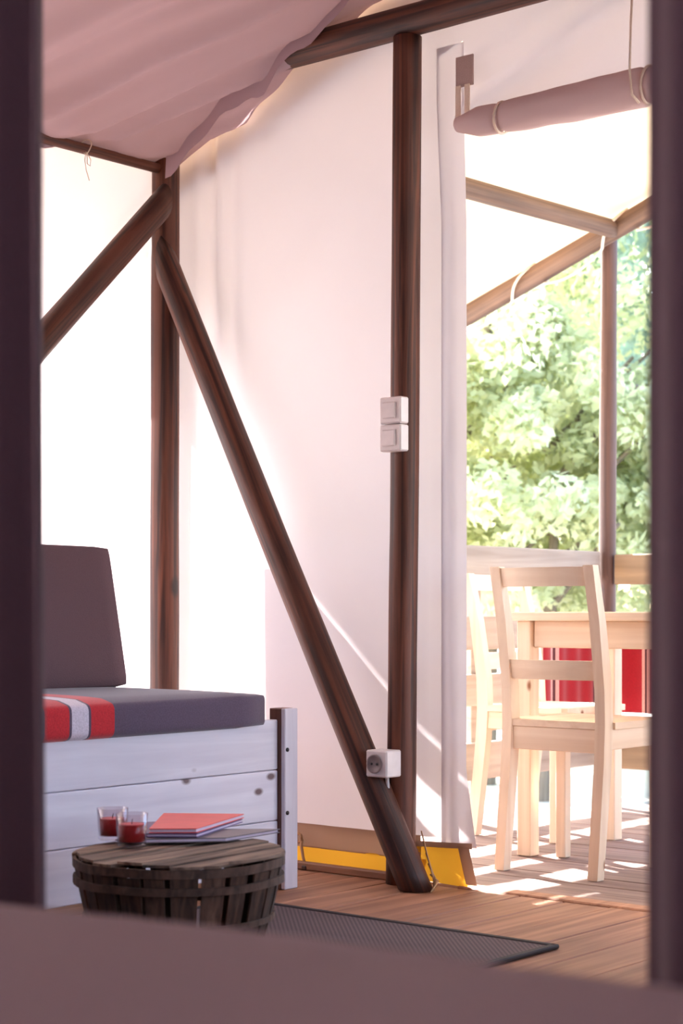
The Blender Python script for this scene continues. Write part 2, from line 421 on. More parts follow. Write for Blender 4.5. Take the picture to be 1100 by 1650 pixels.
WY0, WY1, WZ0, WZ1 = 1.62, 3.66, .70, 1.95     # unseen window panel, added to bring cool sky light onto the daybed
wallR = struct(sheet('wall_right', lambda u, v: (XR+.01*nz3(u*9, v*2), YB+u*(YF-YB), .0+v*2.22), 80, 40, 'wall',
    skip=lambda u, v: WY0 < YB+u*(YF-YB) < WY1 and WZ0 < v*2.22 < WZ1), 'canvas side wall on the far right')
win = struct(box('window_added', (XR-.012,WY0-.04,WZ0-.04), (XR+.012,WY1+.04,WZ0+.03), 'hem', bev=.002), 'unseen window panel added in the right side wall for light')
box('webbing', (XR-.012,WY0-.04,WZ1-.03), (XR+.012,WY1+.04,WZ1+.05), 'hem', win, bev=.002)
for y_ in (WY0, (WY0+WY1)/2, WY1): box('webbing', (XR-.010,y_-.04,WZ0), (XR+.010,y_+.04,WZ1), 'hem', win, bev=.002)
wallB = struct(sheet('wall_back', lambda u, v: (XL+u*(XR-XL), YB+.01*nz3(u*9, v*2), v*(zceil(XL+u*(XR-XL))-.01)), 40, 10, 'wall'), 'canvas wall behind the bed')

# partition with the bedroom doorway
PY = 1.27
def part(u, v):
    x = XL+u*(XR-XL); return (x, PY+.05+.012*math.sin(x*17), v*(zceil(x)-.02))
struct(sheet('wall_middle', part, 101, 30, 'partition', skip=lambda u, v: -1.66 < XL+u*(XR-XL) < -.58 and v*(zceil(XL+u*(XR-XL))) < 2.05), 'dark canvas partition of the bedroom')

# --- ceiling (inner tent roof)
def ceilP(u, v):
    y = YB+v*(YF-YB-.01)
    x = XL+.03+u*(XRIDGE-XL-.03)
    s = (x-XL)
    z = zceil(x)
    z -= .030*math.sin(min(1, s/1.4)*PI)*.6
    # wrinkles pulled from the eave corner up the slope
    q = (y-3.55)*.86-(x+3.9)*.52
    fade = math.exp(-max(0, s-.1)*1.1)
    z += fade*(.020*nz3(q*7, (x+y)*.9, 3)+.010*math.sin(q*21+1.5*nz3(x*1.5, y*1.5)))
    z += .012*nz3(x*3, y*3, 8)*fade
    qq = -.5*x+.87*y+.02*nz3(x*2.2, y*2.2, 21)
    fd = math.exp(-max(0, s-.35)*.7)*min(1, max(0, s-.03)/.12)
    for q0, am, wd in ((4.30,.03,.05), (4.56,-.036,.045), (4.70,.028,.03), (4.845,-.055,.026), (4.95,.032,.03), (5.04,-.024,.02), (5.13,-.050,.022), (5.22,.028,.026), (5.33,-.034,.020)):
        z += fd*am*math.exp(-((qq-q0)/wd)**2)
    # slack pocket at the eave
    z += .012*nz3(y*9, s*10, 12)*math.exp(-s*7)
    return (x, y, z)
ce = struct(sheet('ceiling', ceilP, 130, 330, 'ceil'), 'dusky pink canvas inner roof')
sheet('ceiling_slope', lambda u, v: (XRIDGE+u*(XR-XRIDGE), YB+v*(YF-YB), zceil(XRIDGE+u*(XR-XRIDGE))), 20, 20, 'ceil', ce)
# hanging hem along the gable edge and the torn corner tip
def ghem(u, v):
    x = -3.985+u*(XRIDGE+3.985); z0 = ceilP((x-XL-.03)/(XRIDGE-XL-.03), (YF-.125-YB)/(YF-YB-.01))[2]
    drop = (.062+.010*nz3(x*4, 2))*v*min(1, max(.15, 1.2-(x+3.985)*.75))
    if x < -3.93: drop += .030*(1-(x+3.985)/.055)*v
    return (x, YF-.125-.006*v, z0-drop+.006)
sheet('gable_hem', ghem, 90, 3, 'ceil', ce)
def ehem(u, v):
    y = 1.35+u*(3.905-1.35); x0, _, z0 = ceilP(0, (y-YB)/(YF-YB-.01))
    return (XL+.034+.006*v+.006*nz3(y*9, v), y, z0+.005-(.022+.01*nz3(y*7, 5))*v)
sheet('eave_hem', ehem, 90, 2, 'ceil', ce)

# --- outer fly over tent and veranda
def zfly(x): return 2.40+.43*(x+4.02) if x < XRIDGE else 2.40+.43*(XRIDGE+4.02)-.43*(x-XRIDGE)
struct(sheet('tent_roof', lambda u, v: (-4.70+u*(1.62+4.78), YB-.3+v*(4.02-YB+.3), zfly(-4.70+u*6.32)+.008*nz3(u*20, v*20)), 64, 30, 'tentfly'), 'outer canvas roof of the tent')
def zver(x): return 2.10+.364*(x+4.305) if x < XRIDGE else 2.10+.364*(XRIDGE+4.305)-.364*(x-XRIDGE)
def vr(u, v):
    x = -4.70+u*6.32; y = 4.03+v*(6.04-4.03)
    return (x, y, zver(x)+.012*nz3(x*2, y*2)-.02*math.sin(v*PI))
vro = struct(sheet('veranda_roof', vr, 64, 24, 'fly'), 'sunlit cream canvas roof over the veranda')
sheet('sun_gap_strip', lambda u, v: (-4.70+u*6.32, 4.035+.006*math.sin(u*60), zver(-4.70+u*6.32)-.05+v*(zfly(-4.70+u*6.32)-zver(-4.70+u*6.32)+.09)), 64, 3, 'tentfly', vro)  # unseen strip added to stop sun reaching the gable between the roofs

# ================================================================ TIMBER FRAME
P = lambda o, lab, cat, g=None: tag(o, lab, cat, g)
P(log('tent_post', (-4.071,3.925,0), (-4.060,3.925,2.235), .048, .045, 'pole', 1), 'thick brown corner post where the two canvas walls meet', 'post')
P(log('tent_post', (-3.088,3.915,0), (-3.062,3.915,2.42), .043, .041, 'pole', 2, bend=.004), 'tall brown upright post beside the doorway, carrying the switch', 'post')
P(log('tent_post', (-4.03,2.45,0), (-4.03,2.45,2.2), .046, .045, 'pole', 3), 'brown post along the side wall, behind the left curtain', 'post')
P(log('tie_beam', (-3.64,3.905,2.462), (0.9,3.905,2.462), .044, .043, 'pole', 4), 'brown round beam running across the top of the gable wall', 'beam')
P(log('diagonal_brace', (-4.040,3.900,1.905), (-2.978,3.845,.002), .043, .046, 'pole', 5, bend=-.006, cut0=(1,0,0), cut1=(0,0,1)), 'long brown diagonal brace from corner post down to floor', 'brace')
P(log('diagonal_brace', (-4.012,3.868,2.085), (-4.005,2.48,.70), .042, .044, 'pole', 6, cut0=(0,1,0), cut1=(0,1,0)), 'shorter brown diagonal brace sloping down the side wall', 'brace')
P(log('eave_pole', (-4.052,1.35,2.202), (-4.052,3.88,2.202), .017, .016, 'pole', 7, n=10), 'slim dark pole under the roof edge along the side wall', 'pole')
bz = thing('knotted_string', 'thin pale cord knotted round the eave pole', 'cord', (-4.03,3.555,2.2))
tube('loop', [(-4.03+.022*math.cos(a), 3.56+.004*math.sin(a*2), 2.202+.022*math.sin(a)) for a in [i*PI/8 for i in range(17)]], .0018, 'rope', bz)
tube('tail', [(-4.028,3.556,2.185), (-4.027,3.55,2.16), (-4.027,3.556,2.13), (-4.028,3.57,2.10)], .0014, 'rope', bz)
tube('tail', [(-4.028,3.558,2.185), (-4.027,3.575,2.165), (-4.027,3.572,2.145), (-4.027,3.56,2.15), (-4.028,3.560,2.18)], .0014, 'rope', bz)

# veranda timber
P(log('veranda_post', (-3.715,6.05,-.03), (-3.700,6.05,2.30), .036, .033, 'pole_mid', 11), 'brown round post at the outer corner of the veranda', 'post')
P(log('veranda_purlin', (-3.64,4.06,2.262), (-3.60,5.93,2.285), .037, .036, 'pole_pale', 12), 'weathered round pole running under the veranda roof canvas', 'pole')
P(log('veranda_rafter', (-4.75,5.93,1.868), (XRIDGE,5.93,3.022), .042, .040, 'pole_pale', 13), 'sloping brown rafter at the outer edge of the veranda roof', 'rafter')
pts = []
for i in range(150):
    x = -4.62+i*.012; w_ = ((x+4.03)/.43+.12+10) % 1.0
    if w_ < .26: f_ = w_/.26; dy, dz = -.050*math.sin(f_*PI)-.012, -.058+.104*f_          # across the front, upwards
    elif w_ < .36: f_ = (w_-.26)/.10; dy, dz = .052*math.sin(f_*PI)+.0, .050-.108*f_        # back down behind
    else: f_ = (w_-.36)/.64; dy, dz = -.012, -.058-.030*math.sin(f_*PI)                     # hanging below
    pts.append((x, 5.93+dy, 1.868+.364*(x+4.75)+dz))
tag(tube('lacing_rope', pts, .006, 'rope', n=7), 'pale lacing rope wound around the veranda rafter', 'rope')

# railings: separate boards
def railing(name, label, posts, boards, axis, panel=None):
    r = thing(name, label, 'railing', posts[0][0])
    for a in posts: box('post', (a[0][0]-.03, a[0][1]-.03, -.03), (a[0][0]+.03, a[0][1]+.03, .99), 'railY', r)
    if panel: box('sun_block_panel', *panel, 'railY', r, bev=.003)  # unseen panel added to keep direct sun off the gable canvas
    for lo, hi in boards: box('board', lo, hi, 'rail'+axis, r, bev=.004)
    return r
ZS = [(.902,1.02), (.640,.762), (.435,.55), (.165,.30)]
railing('railing', 'sunlit board railing along the left side of the veranda', [((-3.802,4.12,0),), ((-3.775,5.2,0),)], [((-3.742,4.06,a), (-3.712,6.005,b)) for a, b in ZS], 'Y', ((-3.770,4.026,-.02), (-3.744,4.23,.985)))
railing('railing', 'board railing across the front of the veranda, right of corner post', [((-2.1,6.115,0),), ((-.5,6.115,0),)], [((-3.665,6.03,a-.015), (.9,6.06,b-.012)) for a, b in ZS], 'X')

# red striped cloths hung on the railing
RED, WHT, DRD, BEI = srgb(.62,.07,.13), srgb(.85,.62,.58), srgb(.32,.08,.10), srgb(.80,.66,.58)
def cloth(name, label, P, mat):
    o = sheet(name, P, 40, 26, mat, thick=.004); return tag(o, label, 'towel')
def drape(v, off, bz0=.757, th=.018):
    # v 0..1 : front bottom -> over the board top -> back bottom; returns (offset from board centre, z)
    L1, L2 = .375, .10
    if v < .72: return (off, bz0-L1*(1-v/.72)+.006)
    if v < .80:
        a = (v-.72)/.08*PI; return (off*math.cos(a), bz0+.008+.006*math.sin(a))
    return (-off, bz0-L2*(v-.8)/.2)
tm = stripes('towel_stripes_y', 'Y', [(0,BEI),(.10,RED),(.155,WHT),(.172,DRD),(.19,WHT),(.21,RED),(.46,DRD),(.48,WHT),(.50,RED)])
tmx = stripes('towel_stripes_x', 'X', [(0,WHT),(.02,RED),(.115,WHT),(.13,DRD),(.14,WHT),(.155,srgb(.6,.2,.22)),(.185,BEI),(.25,RED)])
def tw1(u, v):
    y = 5.475+u*.50; o_, z = drape(v, .022+.004*math.sin(u*31))
    return (-3.727+o_, y, z)
t1 = sheet('striped_towel', tw1, 60, 40, tm, origin=(-3.727,5.475,.78), thick=.003); tag(t1, 'red striped towel over the left railing, under the table edge', 'towel', 'towels on the railing')
def tw2(u, v):
    x = -3.648+u*.55; o_, z = drape(v, .022+.004*math.sin(u*28), .745)
    return (x, 6.045-o_, z)
t2 = sheet('striped_towel', tw2, 60, 40, tmx, origin=(-3.648,6.045,.78), thick=.003); tag(t2, 'red striped towel over the front railing beside the veranda post', 'towel', 'towels on the railing')

# ================================================================ VERANDA FURNITURE
def chair(name, label, loc, rz):
    r = thing(name, label, 'chair', loc, 'pale pine dining chairs'); r.rotation_euler = (0,0,rz)
    def part(nm, me, mat, p=(0,0,0), rot=None, smooth=False, parent=None):
        o = bpy.data.objects.new(nm, me); COL.objects.link(o); o.location = p
        if rot: o.rotation_euler = rot
        if not me.materials: me.materials.append(M[mat])
        o.parent = parent or r
        return o
    def stile(sx):
        # swept back leg: foot -> seat -> top
        path = [(0.0,0.0), (.018,.15), (.040,.34), (.047,.45), (.043,.55), (.012,.75), (-.028,.918)]
        wd, dp = .034, [.036,.040,.044,.046,.044,.038,.030]
        bm = bmesh.new(); rings = []
        for (y, z), d in zip(path, dp):
            rings.append([bm.verts.new((sx+a*wd/2, y+b*d/2, z)) for a, b in ((-1,-1),(1,-1),(1,1),(-1,1))])
        for i in range(len(rings)-1):
            for k in range(4): bm.faces.new((rings[i][k], rings[i][(k+1)%4], rings[i+1][(k+1)%4], rings[i+1][k]))
        bm.faces.new(rings[0][::-1]); bm.faces.new(rings[-1])
        me = bpy.data.meshes.new('stile'); bm.to_mesh(me); bm.free(); return me
    W = .165
    for s in (-1, 1): part('back_leg', stile(s*W), 'pineZ')
    for s in (-1, 1): part('front_leg', boxmesh(.036,.036,.435,.003), 'pineZ', (s*(W+.005), .345, .2175))
    def rail(z0, z1, y0, y1, bow, th=.018):
        bm = bmesh.new(); N = 10; rg = []
        for i in range(N+1):
            t = i/N; x = (-W+.017)+t*2*(W-.017); b = bow*(1-(2*t-1)**2)
            rg.append([bm.verts.new((x, y-b+dy, z)) for y, dy, z in ((y0,-th/2,z0),(y0,th/2,z0),(y1,th/2,z1),(y1,-th/2,z1))])
        for i in range(N):
            for k in range(4): bm.faces.new((rg[i][k], rg[i][(k+1)%4], rg[i+1][(k+1)%4], rg[i+1][k]))
        bm.faces.new(rg[0][::-1]); bm.faces.new(rg[-1]); bmesh.ops.recalc_face_normals(bm, faces=bm.faces)
        me = bpy.data.meshes.new('rail'); bm.to_mesh(me); bm.free(); return me
    part('top_rail', rail(.858,.914,-.012,-.026,.022), 'pineX')
    part('back_rail', rail(.580,.638,.036,.026,.018), 'pineX')
    # seat: tapered board, wider at the front, between the back legs
    bm = bmesh.new()
    out = [(-.148,.030),(.148,.030),(.148,.068),(.190,.068),(.200,.385),(.185,.400),(-.185,.400),(-.200,.385),(-.190,.068),(-.148,.068)]
    lo = [bm.verts.new((x,y,.437)) for x,y in out]; hi = [bm.verts.new((x,y,.457)) for x,y in out]
    bm.faces.new(lo[::-1]); bm.faces.new(hi)
    for i in range(len(out)): bm.faces.new((lo[i], lo[(i+1)%len(out)], hi[(i+1)%len(out)], hi[i]))
    me = bpy.data.meshes.new('seat'); bm.to_mesh(me); bm.free(); part('seat', me, 'pineY')
    part('apron', boxmesh(2*W-.034,.018,.07,.002), 'pineX', (0,.042,.401))
    part('apron', boxmesh(2*W-.026,.018,.06,.002), 'pineX', (0,.345,.406))
    for s in (-1, 1): part('apron', boxmesh(.018,.27,.06,.002), 'pineY', (s*(W+.004),.196,.406))
    return r
chair('dining_chair', 'pale pine chair standing nearest the doorway, its back to the tent', (-2.868,4.345,-.004), 0)
chair('dining_chair', 'pale pine chair at table end, half hidden by the door canvas', (-3.585,5.130,-.004), -PI/2)

tb = thing('dining_table', 'pale pine table with deep apron on the veranda', 'table', (-2.5,4.9,0))
for i in range(5):
    y0 = 4.60+i*.125; box('top_board', (-3.205,y0+.0008,.750), (-1.75,y0+.1242,.778), 'pineX', tb)
box('apron', (-3.12,4.645,.664), (-1.83,4.667,.750), 'pineX', tb); box('apron', (-3.12,5.158,.664), (-1.83,5.18,.750), 'pineX', tb)
box('apron', (-3.165,4.68,.664), (-3.143,5.15,.750), 'pineY', tb); box('apron', (-1.81,4.68,.664), (-1.788,5.15,.750), 'pineY', tb)
for x in (-3.150, -1.80):
    for y in (4.657, 5.168): box('leg', (x-.026,y-.026,-.005), (x+.026,y+.026,.749), 'pineZ', tb)

# ================================================================ DOORWAY FITTINGS
rl = thing('rolled_door_flap', 'rolled up canvas door flap tied above the doorway', 'door flap', (-2.4,3.9,2.13))
def rollP(u, v):
    x = -2.885+u*1.02; a = v*2*PI
    r = .036+.012*min(1, u*2.2)+.003*math.sin(x*24)*nz3(x*5, 2)+.004*nz3(x*10, math.cos(a)*2, math.sin(a)*2)
    if u < .07: r *= .55+.45*(u/.07)
    for c in (.15, .60, .93): r *= 1-.16*math.exp(-((u-c)/.012)**2)
    return (x, 3.915+r*math.cos(a), 2.128+.010*math.exp(-u*9)+r*math.sin(a)*1.05)
sheet('roll', rollP, 120, 24, 'roll', rl)
for c in (.15, .60, .93):
    x = -2.885+c*1.02
    tube('tie', [(x+.006*math.sin(a), 3.915+(.040+.006*min(1,c*1.6))*math.cos(a), 2.130+(.040+.008*min(1,c*1.6))*math.sin(a)) for a in [i*PI/10 for i in range(21)]], .004, 'rope', rl)
tube('cord', [(-2.293,3.865,2.40), (-2.298,3.862,2.28), (-2.300,3.860,2.16), (-2.298,3.868,2.10), (-2.29,3.89,2.082)], .0035, 'rope', rl)
tg = thing('webbing_tab', 'brown webbing tab with pale straps above the doorway edge', 'strap', (-2.885,3.95,2.3))
box('tab', (-2.916,3.948,2.254), (-2.856,3.954,2.340), 'tab', tg, bev=.001)
for x in (-2.905, -2.874): box('strap', (x-.009,3.944,2.17), (x+.009,3.948,2.258), 'rope', tg, bev=.001)

# switch and socket
sw = thing('light_switch', 'white double light switch box on the doorway post', 'switch', (-3.058,3.85,1.3))
for z0 in (1.232, 1.310):
    b = box('housing', (-3.098,3.832,z0), (-3.022,3.872,z0+.075), 'switch', sw, bev=.004)
    box('rocker', (-3.085,3.825,z0+.014), (-3.038,3.834,z0+.060), 'switch', b, bev=.003)
sk = thing('power_socket', 'white power socket box low on the doorway post', 'socket', (-3.08,3.85,.35))
hb = box('housing', (-3.122,3.800,.312), (-3.046,3.868,.388), 'switch', sk, bev=.004)
cap = lathe('socket_ring', [(0,.0),(.027,.0),(.027,.004),(.022,.004),(.020,.001),(0,.001)], 'sockgrey', (-3.088,3.7985,.350), hb); cap.rotation_euler = (PI/2,0,0)
for dx in (-.009, .009):
    h = lathe('pin_hole', [(0,0),(.0035,0),(.0035,.0015),(0,.0015)], 'dark', (-3.088+dx,3.797,.350), hb, 10); h.rotation_euler = (PI/2,0,0)
tube('cable', [(-3.085,3.850,.314), (-3.084,3.856,.25), (-3.075,3.86,.18), (-3.06,3.855,.12), (-3.045,3.85,.07)], .006, 'switch', sk, n=8)
pg = thing('tie_down_cord', 'short cord with toggle tying the canvas hem to the floor', 'cord', (-3.5,3.95,.05))
tube('cord', [(-3.505,3.962,.085), (-3.50,3.952,.07), (-3.487,3.945,.04), (-3.470,3.935,.012)], .005, 'ropedark', pg)
box('toggle', (-3.475,3.922,.001), (-3.455,3.948,.014), 'pole', pg)
tube('knot', [(-3.515+.012*math.cos(a), 3.958, .09+.014*math.sin(a)) for a in [i*PI/5 for i in range(11)]], .004, 'ropedark', pg)
bc = thing('brace_lashing', 'frayed cord lashed at the foot of the long brace', 'cord', (-2.94,3.85,.01))
for i in range(5): tube('strand', [(-2.995+.008*i,3.893,.16-.03*i), (-2.965+.005*i,3.888,.08-.012*i), (-2.935+.004*i,3.872,.028), (-2.922+.005*i,3.855-.010*i,.006)], .0022, 'ropedark', bc)

# ================================================================ DAYBED
db = thing('daybed', 'whitewashed pine daybed with plank front along the side wall', 'daybed', (-3.7,2.9,0))
y0, y1 = 1.75, 3.612
for a, b in ((.052,.192), (.194,.334), (.336,.476)):
    box('front_plank', (-3.314,y0,a), (-3.286,y1,b), 'whitewash', db, bev=.003)
ps = []
for x in (-3.286, -3.945):
    for y in (3.640, 1.72):
        p_ = box('post', (x-.034,y-.027,0), (x+.010,y+.027,.507), 'brownpost', db, bev=.002)
        p_ = box('facing_board', (x+.0105,y-.027,0), (x+.026,y+.027,.507), 'whitewashZ', db, bev=.002)
        if x > -3.5 and y > 3:
            for z in (.215, .392):
                h = lathe('bolt', [(0,0),(.006,0),(.006,.003),(0,.003)], 'steel', (x+.0255,y-.018,z), p_, 10); h.rotation_euler = (0,PI/2,0)
for a, b in ((.052,.26), (.262,.47)): box('end_plank', (-3.93,3.626,a), (-3.322,3.648,b), 'whitewash', db)
box('back_plank', (-3.955,y0,.1), (-3.93,y1,.47), 'whitewash', db)
for i in range(9): box('bed_slat', (-3.925,1.85+i*.2,.435), (-3.318,1.92+i*.2,.455), 'whitewash', db)
SL, RD, WH = srgb(.37,.31,.38), srgb(.78,.17,.20), srgb(.84,.80,.85)
Y0 = (1.77+3.552)/2
mm = stripes('mattress_cover', 'Y', [(-1.0,SL),(2.66-Y0,RD),(2.700-Y0,SL),(2.745-Y0,RD),(2.820-Y0,SL),(2.828-Y0,WH),(2.886-Y0,SL),(2.892-Y0,RD),(2.970-Y0,SL),(1.0,SL)])
tag(cushion('mattress', (-3.94,1.77,.456), (-3.268,3.552,.556), mm, r=.022, puff=.008), 'slate daybed mattress with red and white stripes across it', 'mattress')
tag(cushion('back_cushion', (-3.93,2.62,.548), (-3.83,3.515,.968), 'backcush', r=.014, puff=.003, rot=(0,-.20,0)), 'dark taupe rectangular back cushion leaning on the side wall', 'cushion')

# ================================================================ BASKET TABLE
BX, BY, BH = -2.652, 2.603, .238
RT, RB = .214, .150
bk = thing('slatted_basket', 'round brown slatted wooden basket used as a coffee table', 'basket', (BX,BY,0))
def slatmesh(wb, wt, th):
    bm = bmesh.new(); N = 4; rg = []
    for i in range(N+1):
        t = i/N; r = RB+(RT-RB)*t+.006*math.sin(t*PI); wd = wb+(wt-wb)*t; z = .004+t*BH
        rg.append([bm.verts.new((r+d, s*wd/2, z)) for d, s in ((0,-1),(th,-1),(th,1),(0,1))])
    for i in range(N):
        for k in range(4): bm.faces.new((rg[i][k], rg[i][(k+1)%4], rg[i+1][(k+1)%4], rg[i+1][k]))
    bm.faces.new(rg[0][::-1]); bm.faces.new(rg[-1]); bmesh.ops.recalc_face_normals(bm, faces=bm.faces)
    me = bpy.data.meshes.new('slat'); bm.to_mesh(me); bm.free(); me.materials.append(M['basket']); return me
sm = [slatmesh(.036,.050,.005), slatmesh(.030,.042,.005), slatmesh(.040,.056,.005)]
a = 0; i = 0
while a < 2*PI-.10:
    wdt = (.050,.042,.056)[i % 3]
    o = bpy.data.objects.new('slat', sm[i % 3]); COL.objects.link(o); o.location = (BX,BY,0); o.rotation_euler = (0,0,a+wdt/2/RT); adopt(o, bk)
    a += (wdt+.007+.004*(i % 2))/RT; i += 1
def hoop(name, r, z, h, th, mat='hoop'):
    return lathe(name, [(r,z),(r+th,z),(r+th,z+h),(r,z+h),(r,z)], mat, (BX,BY,0), bk, 40)
def ringmesh(name, r, z, h, th, mat, parent):
    n = 44; vs, fs = [], []
    for k in range(n):
        a = 2*PI*k/n; w_ = .003*nz3(math.cos(a)*2, math.sin(a)*2, z*9)
        for rr, zz in ((r,z),(r+th,z),(r+th,z+h),(r,z+h)): vs.append(((rr)*math.cos(a), rr*math.sin(a), zz+w_))
    for k in range(n):
        for q in range(4):
            i0, i1 = k*4+q, k*4+(q+1)%4; j0, j1 = ((k+1)%n)*4+q, ((k+1)%n)*4+(q+1)%4
            fs.append((i0, j0, j1, i1))
    me = bpy.data.meshes.new('ring'); me.from_pydata(vs, [], fs); me.update()
    o = link(name, me, mat); o.location = (BX,BY,0); adopt(o, parent)
    bm = bmesh.new(); bm.from_mesh(me); bmesh.ops.recalc_face_normals(bm, faces=bm.faces); bm.to_mesh(me); bm.free()
    return o
ringmesh('hoop', RT+.002, .208, .016, .008, 'hoop', bk)
ringmesh('hoop', RB+(RT-RB)*.55+.013, .130, .012, .006, 'hoop', bk)
ringmesh('hoop', RB+.006, .012, .02, .006, 'hoop', bk)
lathe('base_disc', [(0,.006),(RB-.002,.006),(RB-.002,.014),(0,.014)], 'basket', (BX,BY,0), bk)
# lid: loose slats cut to a circle inside a band, thin and uneven
ringmesh('lid_band', RT+.004, .243, .018, .007, 'hoop', bk)
RLD = RT+.012; xs = -RLD; i = 0
while xs < RLD-.01:
    wd = (.062,.054,.070,.058)[i % 4]; x1 = min(RLD, xs+wd-.005)
    bm = bmesh.new(); N = 3; top, bot = [], []
    xx = [xs+(x1-xs)*k/N for k in range(N+1)]
    up = [(x, math.sqrt(max(.0004, RLD**2-x*x))-.006*((i*3) % 3)) for x in xx]; dn = [(x, -math.sqrt(max(.0004, RLD**2-x*x))+.007*((i*2) % 3)) for x in xx[::-1]]
    zz = .262+.003*((i*5) % 3)
    for x, y in up+dn: top.append(bm.verts.new((x, y, zz+.006))); bot.append(bm.verts.new((x, y, zz)))
    bm.faces.new(top); bm.faces.new(bot[::-1])
    for k in range(len(top)): bm.faces.new((bot[k], bot[(k+1)%len(top)], top[(k+1)%len(top)], top[k]))
    bmesh.ops.recalc_face_normals(bm, faces=bm.faces)
    me = bpy.data.meshes.new('lid_slat'); bm.to_mesh(me); bm.free()
    o = link('lid_slat', me, 'lid'); o.location = (BX,BY,0); o.rotation_euler = (0,0,.08); adopt(o, bk)
    xs += wd; i += 1
LT = .276
def candle(loc, label):
    r = thing('candle_glass', label, 'candle', loc, 'red candles on the basket')
    x, y, z = loc
    lathe('glass', [(0,0),(.028,0),(.031,.003),(.035,.070),(.0335,.070),(.0295,.009),(.0,.009)], 'glass', loc, r)
    wx = lathe('wax', [(0,.0105),(.0275,.0105),(.0290,.046),(0,.046)], 'wax', loc, r)
    lathe('wax_top', [(0,.0462),(.0285,.0462),(.0285,.0475),(.012,.0470),(0,.0470)], 'waxtop', loc, wx)
    tube('wick', [(x,y,z+.047), (x+.001,y,z+.054), (x+.003,y,z+.058)], .0009, 'dark', wx, n=5)
candle((-2.755,2.562,LT), 'nearer red candle in a clear tumbler, in front of the other')
candle((-2.862,2.604,LT), 'farther red candle in a clear tumbler, at left behind the other')
def book(name, label, corners, z0, z1, cover, grp='magazines on the basket'):
    c = sum((Vector((x,y,0)) for x, y in corners), Vector())/4
    r = thing(name, label, 'magazine', (c.x,c.y,z0), grp)
    def prism(nm, pts, a, b, mat):
        vs = [(x-c.x,y-c.y,a-z0) for x,y in pts]+[(x-c.x,y-c.y,b-z0) for x,y in pts]
        me = bpy.data.meshes.new(nm); me.from_pydata(vs, [], [(3,2,1,0),(4,5,6,7)]+[(k,(k+1)%4,(k+1)%4+4,k+4) for k in range(4)]); me.update()
        bm = bmesh.new(); bm.from_mesh(me); bmesh.ops.recalc_face_normals(bm, faces=bm.faces); bm.to_mesh(me); bm.free()
        o = link(nm, me, mat); o.location = (c.x,c.y,z0); adopt(o, r)
    inn = [(c.x+(x-c.x)*.975, c.y+(y-c.y)*.975) for x, y in corners]
    t = min(.0018, (z1-z0)*.25)
    prism('cover', corners, z0, z0+t, cover); prism('pages', inn, z0+t, z1-t, 'paper'); prism('cover', corners, z1-t, z1, cover)
book('magazine', 'grey magazine at the bottom of the pile on basket', [(-2.80,2.555),(-2.640,2.735),(-2.655,2.925),(-2.905,2.705)][::1], LT+.001, LT+.010, 'greycover')
book('magazine', 'violet magazine between the grey one and the red folder', [(-2.775,2.625),(-2.685,2.690),(-2.795,2.950),(-2.985,2.690)], LT+.011, LT+.019, 'violet')
book('magazine', 'red folder lying on top of the magazine pile', [(-2.766,2.623),(-2.690,2.693),(-2.800,2.960),(-2.955,2.850)], LT+.020, LT+.030, 'red')

# ================================================================ RUG
rg = thing('rug', 'dark woven rug with black binding on the board floor', 'rug', (-2.65,2.5,0))
box('weave', (-3.20,1.72,.0008), (-2.222,3.376,.008), 'rug', rg, bev=.001)
for lo, hi in (((-3.215,3.372,.0008),(-2.208,3.392,.011)), ((-2.226,1.70,.0008),(-2.206,3.392,.011)), ((-3.215,1.70,.0008),(-3.195,3.392,.011)), ((-3.215,1.70,.0008),(-2.206,1.72,.011))):
    box('binding', lo, hi, 'rugedge', rg, bev=.003)

# ================================================================ BEDROOM FOREGROUND
def curtain(name, label, x0, x1, ph, ze):
    def f(u, v):
        x = x0+u*(x1-x0); z = .02+v*2.15
        d = .022*math.sin(u*(x1-x0)*62+ph+.25*math.sin(z*1.7))+.006*nz3(u*5, z*1.2, ph)
        return (x+ze*(1-v)*(u if ze > 0 else (1-u)), PY-.02+d, z)
    o = sheet(name, f, 60, 30, 'curtain', thick=.004); return tag(o, label, 'curtain')
curtain('curtain', 'dark plum curtain hanging at the left edge of the view', -2.05, -1.478, .4, .014)
curtain('curtain', 'dark plum curtain hanging at the right edge of the view', -.737, -.30, 1.2, -.002)
bd = thing('bed', 'low bed under the taupe blanket in the foreground', 'bed', (-.8,0,0))
box('frame', (-1.82,-1.25,.16), (.42,.86,.30), 'pineX', bd)
cushion('bed_mattress', (-1.80,-1.23,.30), (.40,.86,.50), 'slate', bd, r=.04, puff=.001)
for x in (-1.78, .36):
    for y in (-1.21, .80): box('leg', (x,y,0), (x+.06,y+.05,.16), 'pineZ', bd)
def bl(u, v):
    # cloth over the mattress: flat top, rolling over the far edge and hanging down
    x = -1.86+u*2.32
    L = -1.2+v*2.42
    e = .950+.062*math.exp(-((x+.80)/.22)**2)-.16*max(0, -x-.85)
    top = .544+.010*nz3(x*3, L*3, 1)+.006*math.sin(x*6+L*4)
    if L < e-.06: y, z = L, top
    else:
        s = L-(e-.06)
        if s < .094: a = s/.06; y, z = e-.06+.06*math.sin(a), top-.06+.06*math.cos(a)
        else: y, z = e+.008*math.sin(x*22), top-.06-(s-.094)
    return (x, y, z)
tag(sheet('blanket', bl, 90, 110, 'blanket', thick=.008), 'taupe blanket spread over the bed in the foreground', 'blanket')

